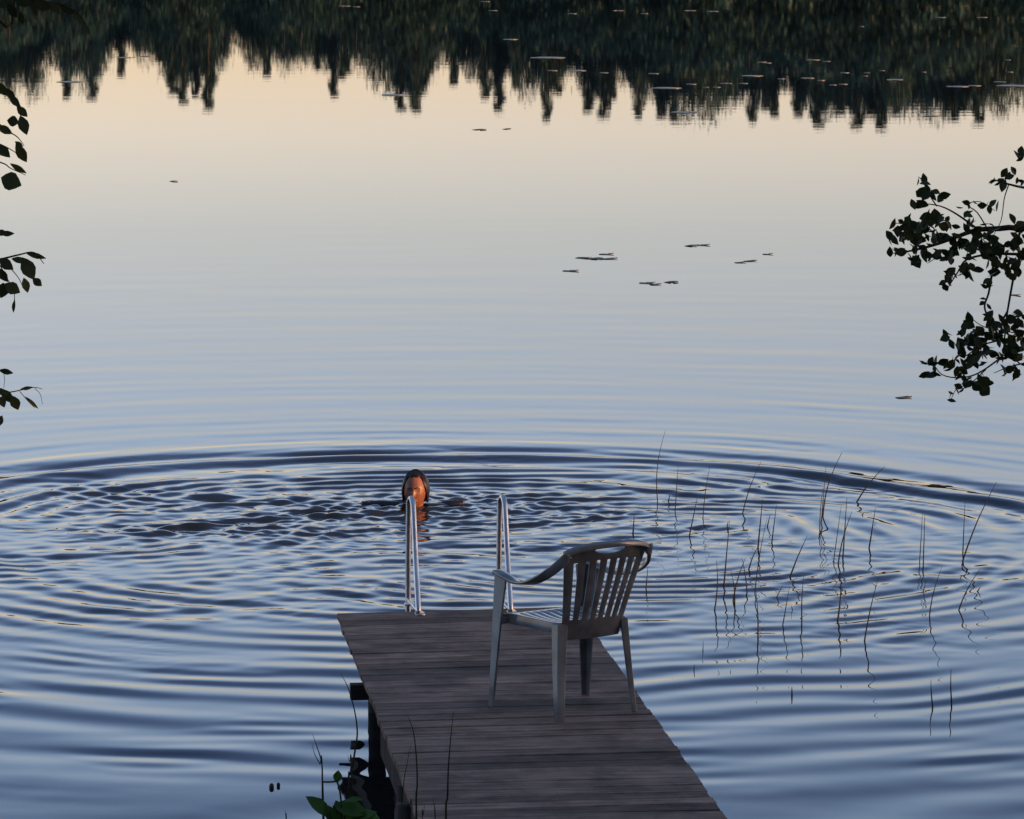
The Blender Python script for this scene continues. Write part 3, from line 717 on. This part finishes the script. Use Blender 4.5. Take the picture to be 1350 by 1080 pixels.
def add_leaf(px,py,Lpx,Wpx,ang,Yb,gg,face=None,fold=.25):
    c=at(px,py,Y=Yb+gg.uniform(-.12,.12)); sc_=c.y/F
    a=R(ang); d=Vector((math.cos(a),gg.uniform(-.35,.35),-math.sin(a)))
    n_=(Vector((gg.uniform(-.3,.3),-1,gg.uniform(-.3,.5))) if face is None else face)
    vs,fs=leaf_verts(c,d,n_,Lpx*sc_,Wpx*sc_,fold,gg.uniform(-.1,.4)); lv.append((vs,fs,gg.uniform(.75,1.3)))
blobs=[(1218,240,8,6,4),(1228,256,16,9,8),(1213,268,14,4,3),(1208,302,26,18,22),(1232,300,20,18,18),(1195,320,24,18,18),(1212,338,18,9,9),(1235,326,24,14,14),(1248,338,14,8,6),(1180,331,8,3,2),(1179,296,7,3,1),
(1262,292,24,10,8),(1280,275,14,10,5),(1304,272,12,6,4),(1272,312,22,12,12),(1300,310,18,14,12),(1295,330,26,12,20),(1325,338,28,14,26),(1345,325,14,18,12),(1312,322,24,8,10),(1340,300,10,16,5),
(1262,355,14,8,9),(1282,358,10,8,5),(1330,358,22,9,12),(1250,372,8,8,4),(1247,368,6,6,1),
(1320,236,12,10,5),(1330,228,10,6,3),(1335,243,14,8,5),(1345,205,5,8,3),(1303,378,6,8,3),(1300,398,6,9,2),
(1312,420,14,10,7),(1335,420,14,12,8),(1325,440,22,12,18),(1340,455,14,16,16),(1300,445,18,10,9),(1278,422,8,5,2),(1322,462,22,12,14),(1255,442,12,11,5),(1275,440,10,10,4),(1275,455,20,10,12),(1295,462,14,8,7),
(1236,484,14,9,6),(1222,480,8,4,2),(1226,494,10,4,2),(1265,478,12,8,5),(1290,478,16,8,6),(1280,498,18,8,8),(1292,506,14,8,6),(1268,494,8,8,3),(1335,486,12,12,5),(1345,475,8,10,4),(1253,523,4,6,2),(1262,512,8,5,2)]
for cx,cy,rx,ry,n in blobs:
    for _ in range(max(1,int(n*1.25+.5))):
        a=gr.uniform(0,6.28); q=math.sqrt(gr.random())*1.08
        l_=gr.uniform(9,19)
        nn=rdir(gr); nn.y=-abs(nn.y)*.9-.1
        add_leaf(cx+rx*q*math.cos(a),cy+ry*q*math.sin(a),l_,l_*gr.uniform(.48,.80),gr.uniform(-180,180),Yr,gr,nn)
add_leaf(1298,515,19,17,40,Yr,gr,Vector((0,-1,0)),.1); add_leaf(1233,284,20,15,80,Yr,gr,Vector((0,-1,0)),.1); add_leaf(1204,298,18,15,60,Yr,gr,Vector((0,-1,0)),.1)
add_leaf(1208,345,20,14,60,Yr,gr,Vector((0,-1,0)),.1); add_leaf(1340,494,18,10,120,Yr,gr,Vector((0,-1,0)),.1)
branch_part(TR,3.9,13.6,zr,'branch',tw,lv,Yr,M['alder'])
lv=[]; Yl=13.8
tw=[([(-3.5,13.8,5.0),(-2.4,13.8,4.5),(-30,100),(-5,108),(10,122),(24,136),(32,152)],.008,.0015),
([(-50,95),(-56,150),(-58,210),(-60,300)],.006,.003),([(-48,352),(-52,420),(-50,500),(-52,560)],.005,.003),
([(-56,140),(-10,158),(8,172),(22,180),(32,192)],.004,.001),([(-57,165),(-5,188),(12,196),(28,206)],.003,.001),([(-58,200),(0,214),(14,222),(34,231)],.003,.001),
([(-60,290),(-30,306),(0,309)],.003,.001),([(-3.4,13.8,4.4),(-2.2,13.8,3.7),(-48,352),(0,342),(25,336),(45,333),(58,348)],.006,.0012),([(0,342),(12,352),(24,366),(30,378)],.002,.001),([(0,350),(12,372),(19,388),(17,410)],.002,.001),
([(-50,505),(-8,488),(4,492)],.004,.001),([(-50,535),(0,520),(20,516),(44,511),(56,513)],.003,.0008),([(26,516),(36,528),(46,538)],.0012,.0008),([(46,512),(53,520),(56,533)],.001,.0007),([(4,488),(6,500),(5,512)],.001,.0007),
([(-3.2,13.8,5.4),(-2.3,13.8,4.9),(-20,10),(20,0),(70,4),(98,14),(112,30),(118,42)],.006,.001)]
for q in [(2,117,22,12,60),(13,124,24,10,50),(19,133,24,10,50),(29,147,20,11,45),(17,160,16,15,10),(31,165,28,15,70),(6,171,24,11,30),(4,199,26,14,40),(28,202,30,14,62),(25,190,14,6,30),(14,239,30,25,20),(24,222,26,8,32),(9,308,20,8,0),(2,307,16,9,0),
(47,337,30,8,18),(37,354,34,20,62),(49,372,16,11,40),(34,376,21,11,75),(8,348,26,15,35),(4,363,22,12,60),(16,380,24,17,30),(3,383,22,18,100),(18,404,20,5,100),(25,343,22,9,10),
(8,490,20,8,12),(9,522,26,13,48),(20,531,22,14,70),(2,516,20,8,20),(42,531,26,5,45),(0,555,16,10,110),(35,512,18,5,-10),(3,530,16,10,70),
(6,4,30,16,10),(30,2,26,14,20),(55,7,30,15,15),(88,12,26,12,30),(104,24,24,7,55),(114,38,20,5,65),(45,12,22,8,70),(16,14,24,12,60),(72,10,22,12,50),(28,24,18,9,80)]:
    add_leaf(*q,Yl,gr,Vector((gr.uniform(-.3,.3),-1,gr.uniform(-.1,.4))),.12)
branch_part(TL,-3.7,13.8,zl,'branch',tw,lv,Yl,M['alder'])

# ------------------------------------------------------------------ trees of the far shore and the wood behind the camera
def quads(mb,p,d,n_,l,w_,tn):
    s=d.cross(n_)
    if s.length<1e-4: return
    s.normalize(); mb.add([p,p+d*l*.5-s*w_*.5,p+d*l,p+d*l*.5+s*w_*.5],[(0,1,2,3)],tn)
def spruce(gg,h=12.0,slim=.15):
    T=empty('spruce_tree'); mb=MB(); mb.tube([(0,0,-.5),(0.03,0,h*.5),(0,0,h)],[.17,.1,.015],8); mb.build('trunk',M['bark'],T,True)
    mb=MB(); z=.6
    while z<h:
        f=1-z/h; rad=(h*slim*f**.85+.10)*gg.uniform(.8,1.12); nb=6+int(3*f)
        tn=gg.uniform(.75,1.2)
        for b_ in range(nb):
            a=gg.uniform(0,6.28); rr=rad*gg.uniform(.55,1.12); d=Vector((math.cos(a),math.sin(a),0))
            k=0.08
            while k<1.0:
                p=d*rr*k+Vector((0,0,z-.35*rr*k**1.5+.1*rr*k*k))
                for _ in range(2):
                    dd=(d*gg.uniform(.2,1)+Vector((gg.uniform(-.8,.8),gg.uniform(-.8,.8),gg.uniform(-.9,.1)))).normalized()
                    quads(mb,p,dd,rdir(gg),gg.uniform(.16,.36),gg.uniform(.07,.15),tn*gg.uniform(.8,1.2))
                k+=.17
        z+=.20+.12*f
    mb.build('crown',M['spruce'],T); return T
def leafy(gg,h=11.0,wd_=2.0,key='birch',name='birch_tree',tall=.62):
    T=empty(name); mb=MB()
    mb.tube(arcpts([(0,0,-.5),(.1,.05,h*.3),(-.05,0,h*.65),(.05,0,h*.93)],4),[.16-.145*k/12 for k in range(13)],8); mb.build('trunk',M['birch_bark'] if key=='birch' else M['bark'],T,True)
    mb=MB(); cz=h*(1-tall/2)
    for _ in range(95):
        d=rdir(gg); q=gg.uniform(.1,1)**.5; c=Vector((d.x*wd_*q,d.y*wd_*q,cz+d.z*h*tall/2*q))
        taper=1-.45*max(0,(c.z-cz)/(h*tall/2)); c.x*=taper; c.y*=taper; tn=gg.uniform(.7,1.3)
        r_=gg.uniform(.28,.6)
        for _ in range(38):
            p=c+Vector((gg.gauss(0,r_*.6),gg.gauss(0,r_*.6),gg.gauss(0,r_*.75)))
            quads(mb,p,rdir(gg),rdir(gg),gg.uniform(.12,.26),gg.uniform(.1,.18),tn*gg.uniform(.8,1.2))
    mb.build('crown',M['far_alder' if key=='alder' else key],T); return T
def pine(gg,h=13.0):
    T=empty('pine_tree'); mb=MB(); mb.tube(arcpts([(0,0,-.5),(.1,0,h*.4),(0,.05,h*.75),(.1,0,h*.96)],4),[.19-.16*k/12 for k in range(13)],8); mb.build('trunk',M['bark'],T,True)
    mb=MB()
    for _ in range(60):
        z=h*gg.uniform(.45,1.0); f=(1-z/h)/.55; a=gg.uniform(0,6.28); rr=(.25+1.7*min(1,f*1.5))*gg.uniform(.2,1); c=Vector((rr*math.cos(a),rr*math.sin(a),z-.1)); tn=gg.uniform(.75,1.25)
        for _ in range(46):
            p=c+Vector((gg.gauss(0,.32),gg.gauss(0,.32),gg.gauss(0,.16)))
            quads(mb,p,(rdir(gg)+Vector((0,0,.5))).normalized(),rdir(gg),gg.uniform(.14,.28),gg.uniform(.06,.12),tn*gg.uniform(.8,1.2))
    mb.build('crown',M['pine'],T); return T
gt=random.Random(31)
protos={'s1':(spruce(gt,12,.13),12.),'s2':(spruce(gt,12,.17),12.),'s3':(spruce(gt,12,.10),12.),'b1':(leafy(gt,11,1.9),11.2),'b2':(leafy(gt,11,1.4,tall=.7),11.2),'a1':(leafy(gt,10,2.3,'alder','alder_tree',.8),10.2),'p1':(pine(gt),13.1)}
used=set()
kinds={'s':('spruce_tree','dark narrow spruce rising on the far shore','spruces of the far shore'),'b':('birch_tree','leafy birch rising on the far shore','birches of the far shore'),'a':('alder_tree','broad dark leafy tree filling the far shore','leafy trees of the far shore'),'p':('pine_tree','tall open crowned pine on the far shore','pines of the far shore')}
def plant(key,x,y,h,label=None,group=None,wide=1.0):
    T,h0=protos[key]; s=h/h0; sc3=(s*wide,s*wide,s); z=gz(x,y)-.1; rz=gt.uniform(0,6.28)
    if key not in used:
        used.add(key); o=T; o.location=(x,y,z); o.rotation_euler=(0,0,rz); o.scale=sc3
    else: o=copy_tree(T,(x,y,z),rz,sc3)
    k=kinds[key[0]]
    return tag(o,label or k[1],'tree',group or k[2])
# reflected tips traced from the photograph: x, y of the tip on the water, kind
def far(key,px,py,wide=1.0,yy=None):
    Yt=yy or gt.uniform(301,309)
    u=px-675; v=py-540
    dz=F*math.sin(TH)+v*math.cos(TH); dy=F*math.cos(TH)-v*math.sin(TH)
    x=u/dy*Yt; ztip=dz/dy*Yt-CH
    plant(key,x,Yt,ztip-gz(x,Yt)+.1,wide=wide)
tips=[('a1',-60,130),('b1',-25,135),('b1',10,132),('b2',42,136),('s1',88,134),('a1',105,137),('s2',122,135),('s3',160,104),('b2',190,90),('s3',210,86),('s1',228,128),('s2',241,141),('s1',258,132),('s1',275,149),('b2',290,95),('b1',337,96),('s3',352,104),('b2',375,100),('b2',398,92),('s3',418,96),('s2',440,132),('s3',452,108),('b2',470,96),('a1',512,140),('s2',528,150),('s1',548,152),('b2',560,122),('s3',598,116),('b2',617,102),('s2',640,134),('s1',657,151),('s3',680,120),('b2',694,138),('s2',721,163),('s1',735,128),('s1',775,152),('s2',796,160),('s3',806,135),('s2',842,160),('b2',857,132),('s3',872,160),('s1',888,166),('b1',905,164),('b1',930,166),('b2',958,152),('s2',992,166),('s3',1010,150),('s3',1021,158),('s1',1052,158),('s2',1078,172),('b2',1092,160),('s3',1107,156),('s2',1130,174),('s1',1148,158),('s3',1162,176),('b1',1185,158),('b1',1212,162),('b2',1238,166),('s2',1256,164),('s3',1270,152),('s1',1290,168),('b1',1315,158),('b1',1335,145),('b2',1352,128),('b1',1385,110),('s1',1410,150)]
for t_ in tips: far(t_[0],t_[1],t_[2],wide={'s':.9,'b':.8,'a':.75,'p':.8}[t_[0][0]]*gt.uniform(.95,1.35))
# low understorey closing the gaps
PR=[(-200,120),(0,122),(40,120),(52,100),(62,70),(72,70),(80,112),(130,120),(140,75),(150,80),(210,74),(216,100),(228,122),(280,130),(288,75),(318,60),(330,88),(410,88),(420,95),(455,112),(470,88),(495,92),(505,132),(562,137),(572,85),(600,98),(625,92),(632,120),(662,128),(672,95),(690,118),(730,135),(745,100),(765,115),(775,140),(812,138),(820,105),(835,135),(870,150),(1020,148),(1028,112),(1038,125),(1050,155),(1150,165),(1230,158),(1300,152),(1350,115),(1600,120)]
px_=[p[0] for p in PR]; py_=[p[1] for p in PR]
x=-160
while x<1520:
    lim=float(np.interp(x,px_,py_)); far(gt.choice(['a1','b1','b2','s2','a1']),x,lim-2-gt.uniform(0,12),1.0,307+gt.uniform(0,5)); x+=gt.uniform(8,13)
x=-160
while x<1520:
    lim=min(float(np.interp(x+d_,px_,py_)) for d_ in(-14,-7,0,7,14)); far(gt.choice(['a1','b1']),x,lim-12-gt.uniform(0,16),1.45,313+gt.uniform(0,4)); x+=gt.uniform(11,17)
x=-160
while x<1520:
    far('a1',x,min(float(np.interp(x+d_,px_,py_)) for d_ in(-20,0,20))-34-gt.uniform(0,14),1.7,300+gt.uniform(0,3)); x+=gt.uniform(13,18)
# more wood to both sides of what the picture shows
for sgn in(-1,1):
    for row in range(2):
        for k in range(34):
            x=sgn*(43+k*1.75+gt.uniform(-.8,.8)); plant(gt.choice(['s1','s2','b1','a1','s2','p1'] if row==0 else ['a1','b1','s2']),x,301+row*6+gt.uniform(0,5),gt.uniform(11,15.5) if row==0 else gt.uniform(8.5,11.5),wide=1.2 if row==0 else 1.6)
# thicket along the far waterline, hiding the feet of the trunks
gu=np.random.default_rng(12); n=52000
px3=gu.uniform(-115,115,n); base_h=2.6+1.1*np.sin(px3*.23)+.9*np.sin(px3*.71+1)
py3=gu.uniform(297.5,301,n)+2*np.sin(px3*.05)*1.0; pz3=gu.random(n)**.8*base_h+.05
c=np.stack([px3,py3,pz3],-1); d1=gu.normal(size=(n,3)); d1/=np.linalg.norm(d1,axis=1)[:,None]; d2=gu.normal(size=(n,3)); d2=np.cross(d1,d2); d2/=np.linalg.norm(d2,axis=1)[:,None]
l1=gu.uniform(.10,.24,n)[:,None]; V=np.stack([c-d1*l1,c-d2*l1*.5,c+d1*l1,c+d2*l1*.5],1).reshape(-1,3)
tag(raw_mesh('thicket',V,np.arange(4*n).reshape(-1,4),M['far_alder'],attr=np.repeat(gu.uniform(.6,1.3,n//40),40)),'low leafy thicket along the far waterline','thicket',kind='stuff')
# unseen wood behind and beside the camera, shading the dock
nk={'s':'spruce','b':'birch','a':'broad leafy tree','p':'pine'}
for (key,x,y,h) in [('a1',-5.5,-1,9),('b1',-3.2,-5,12),('s2',0.8,-6,13),('a1',3.8,-4.5,10),('b1',6.2,-.5,11),('s1',-8.5,-5,14),('p1',-1.2,-10,15),('a1',9,-6,11),('s2',5,-11,14),('b2',-6,-11,13),('a1',-9.5,3,9),('b1',-11.5,8,10),('a1',9.5,4,10),('s1',12.5,-2,14),('s2',-13,-1,14),('a1',0,-15,13),('b1',10.5,-13,13),('s1',-12,-12,15),('s2',14,7,13),('s1',-15,12,13),('a1',2.2,-9,11),('a1',-3.8,-8.5,11),('a1',6.3,9.6,8),('a1',7.2,6.6,9),('b1',5.6,3.4,9.5),('a1',-6.8,7.5,9),('a1',-8.5,11,9),('b1',-5.8,11.2,8.5)]:
    h*=1.0 if y>0 else 1.55  # made taller behind the camera to darken the chair's back
    plant(key,x,y,h,f"{nk[key[0]]} of the near shore behind the camera, unseen shade for the dock",'trees of the near shore')
for (key,x,y,h) in [('a1',11.5,15.3,5.5),('a1',13,14.6,6),('a1',14.6,14.2,6.5),('a1',13.2,12.9,7),('a1',11.4,13.3,6),('a1',11.2,11.8,6.5),('a1',15.2,13.2,7),('a1',16.8,13.6,7),('a1',13.1,11.2,7),('a1',9.8,10.4,7.5),('a1',8.2,9.6,8),('a1',10.4,8.6,9),('a1',12.2,9.4,8),('a1',7.5,9.3,7.5),('a1',9.3,8.0,8.5),('a1',8.4,5.2,9),('a1',10.5,5,9),('a1',13,4.5,9),('a1',14.5,6,9),('a1',13.5,2.5,10),('a1',16,4.5,9),('a1',11.5,3,9.5),('a1',9.2,6.4,9),('a1',12,6.8,9),('s2',18,12.5,9),('s2',16,11.2,9),('s2',14.4,9.8,10)]:  # unseen trees added to keep the low sun off dock, chair and leaves
    plant(key,x,y,h,'unseen low alder added right of the dock to block the sun','added sun blocking alders',1.25)

# ------------------------------------------------------------------ shore plants by the dock, bottom left
def blade(name,pts_px,Yb,r,label,cat='grass blade',group='grass blades by the dock'):
    pts=[at(a,b_,Y=Yb) for a,b_ in pts_px]; last=pts[-1]
    zb=min(gz(last.x,Yb),0)-.1
    if last.z>zb+.1: pts.append(Vector((last.x+.02,Yb,(last.z+zb)/2))); pts.append(Vector((last.x+.02,Yb,zb)))
    base=pts[-1]; pts=[p-base for p in pts][::-1]; pts=arcpts(pts,5); n=len(pts)
    mb=MB(); mb.tube(pts,[r*(1-.85*(k/(n-1))**2) for k in range(n)],6,flat=.35,up=(0,1,0)); o=mb.build(name,M['grass'],smooth=True); o.location=base
    return tag(o,label,cat,group)
Yg=16.9
blade('grass_blade',[(449,888),(458,905),(467,935),(471,965),(468,990),(463,1020),(460,1045)],Yg,.0045,'tallest dark grass blade left of the dock, bowed to the right')
blade('grass_blade',[(412,968),(418,985),(424,1005),(425,1030),(426,1080)],Yg,.004,'grass blade furthest left of the dock, tip leaning left')
blade('grass_blade',[(411,980),(415,995),(422,1008),(425,1020)],Yg,.003,'small side blade beside the leftmost grass blade')
blade('grass_blade',[(458,995),(461,1005),(464,1020)],Yg-.05,.0025,'short thin blade at the foot of the tallest grass blade')
blade('grass_blade',[(537,942),(545,965),(549,1000),(550,1035),(549,1080)],Yg,.004,'bent grass blade in front of the dock planks, left one')
blade('grass_blade',[(598,938),(594,975),(591,1015),(590,1050),(588,1090)],Yg,.0045,'straight grass blade in front of the dock planks, right one')
blade('grass_blade',[(542,980),(537,1005),(532,1035),(530,1090)],Yg+.05,.0025,'faint thin blade crossing the bent blade before the dock')
blade('grass_blade',[(571,1050),(573,1068),(574,1090)],Yg,.003,'short blade tip at the bottom edge before the dock')
blade('grass_blade',[(376,1068),(377,1080),(378,1095)],Yg,.003,'short blade tip at the bottom edge left of the leafy plant')
blade('grass_blade',[(560,1060),(558,1075),(557,1090)],Yg,.0025,'thinnest blade tip at the bottom edge before the dock')
PL=empty('shore_plant',at(455,1150,Y=16.6)); base=PL.location.copy(); base.z=gz(base.x,16.6)-.1; PL.location=base
tag(PL,'broad leaved green plant at the bottom edge beside the dock','plant')
mb=MB()
for a in([(455,1075),(452,1120)],[(440,1062),(446,1090)],[(444,1028),(449,1050),(450,1090)],[(425,1031),(436,1031),(444,1030)]):
    pts=[at(*q,Y=16.6)-base for q in a]; pts.append(Vector((pts[-1].x*.6,0,pts[-1].z*.6))) ; 
    if a[0][0]==425: pts=pts[:-1]
    else: pts.append(Vector((0,0,0)))
    mb.tube(arcpts(pts,4),.0035,6)
mb.build('stem',M['grass'],PL,True)
gp=random.Random(4)
for (px,py,l_,w_,an,nz) in [(421,1063,46,22,38,(.1,-.6,.8)),(462,1066,50,30,10,(0,-.6,.8)),(450,1075,44,28,70,(.2,-.8,.5)),(478,1075,40,22,-20,(0,-.5,.9)),(445,1024,17,13,-80,(.3,-1,.2)),(437,1075,36,18,60,(0,-.7,.6)),(466,1054,26,12,-10,(0,-.4,.9)),(490,1078,30,18,20,(0,-.6,.8)),(472,1085,40,24,120,(.1,-.8,.4))]:
    c=at(px,py,Y=16.6)-base; s_=16.6/F; a=R(an); d=Vector((math.cos(a),gp.uniform(-.3,.3),-math.sin(a)))
    vs,fs=leaf_verts(c,d,Vector(nz),l_*s_,w_*s_,.15,.3); mb=MB(); mb.add(vs,fs,gp.uniform(.8,1.2)); mb.build('leaf',M['plant'],PL,True)
for k,(px,py,r_) in enumerate(((358,1039,.012),(367,1037,.009))):
    c=at(px,py,Z=.0); mb=MB(); ellip(mb,(0,0,.008),(r_,r_,r_*1.3),12,10); mb.tube([(0,0,-.3),(.003,0,0)],.002,6)
    tag(mb.build('lily_bud',M['padd'],smooth=True,loc=c),('larger' if k==0 else 'smaller')+' dark bud poking from the water left of the leafy plant','flower bud','buds poking from the water')
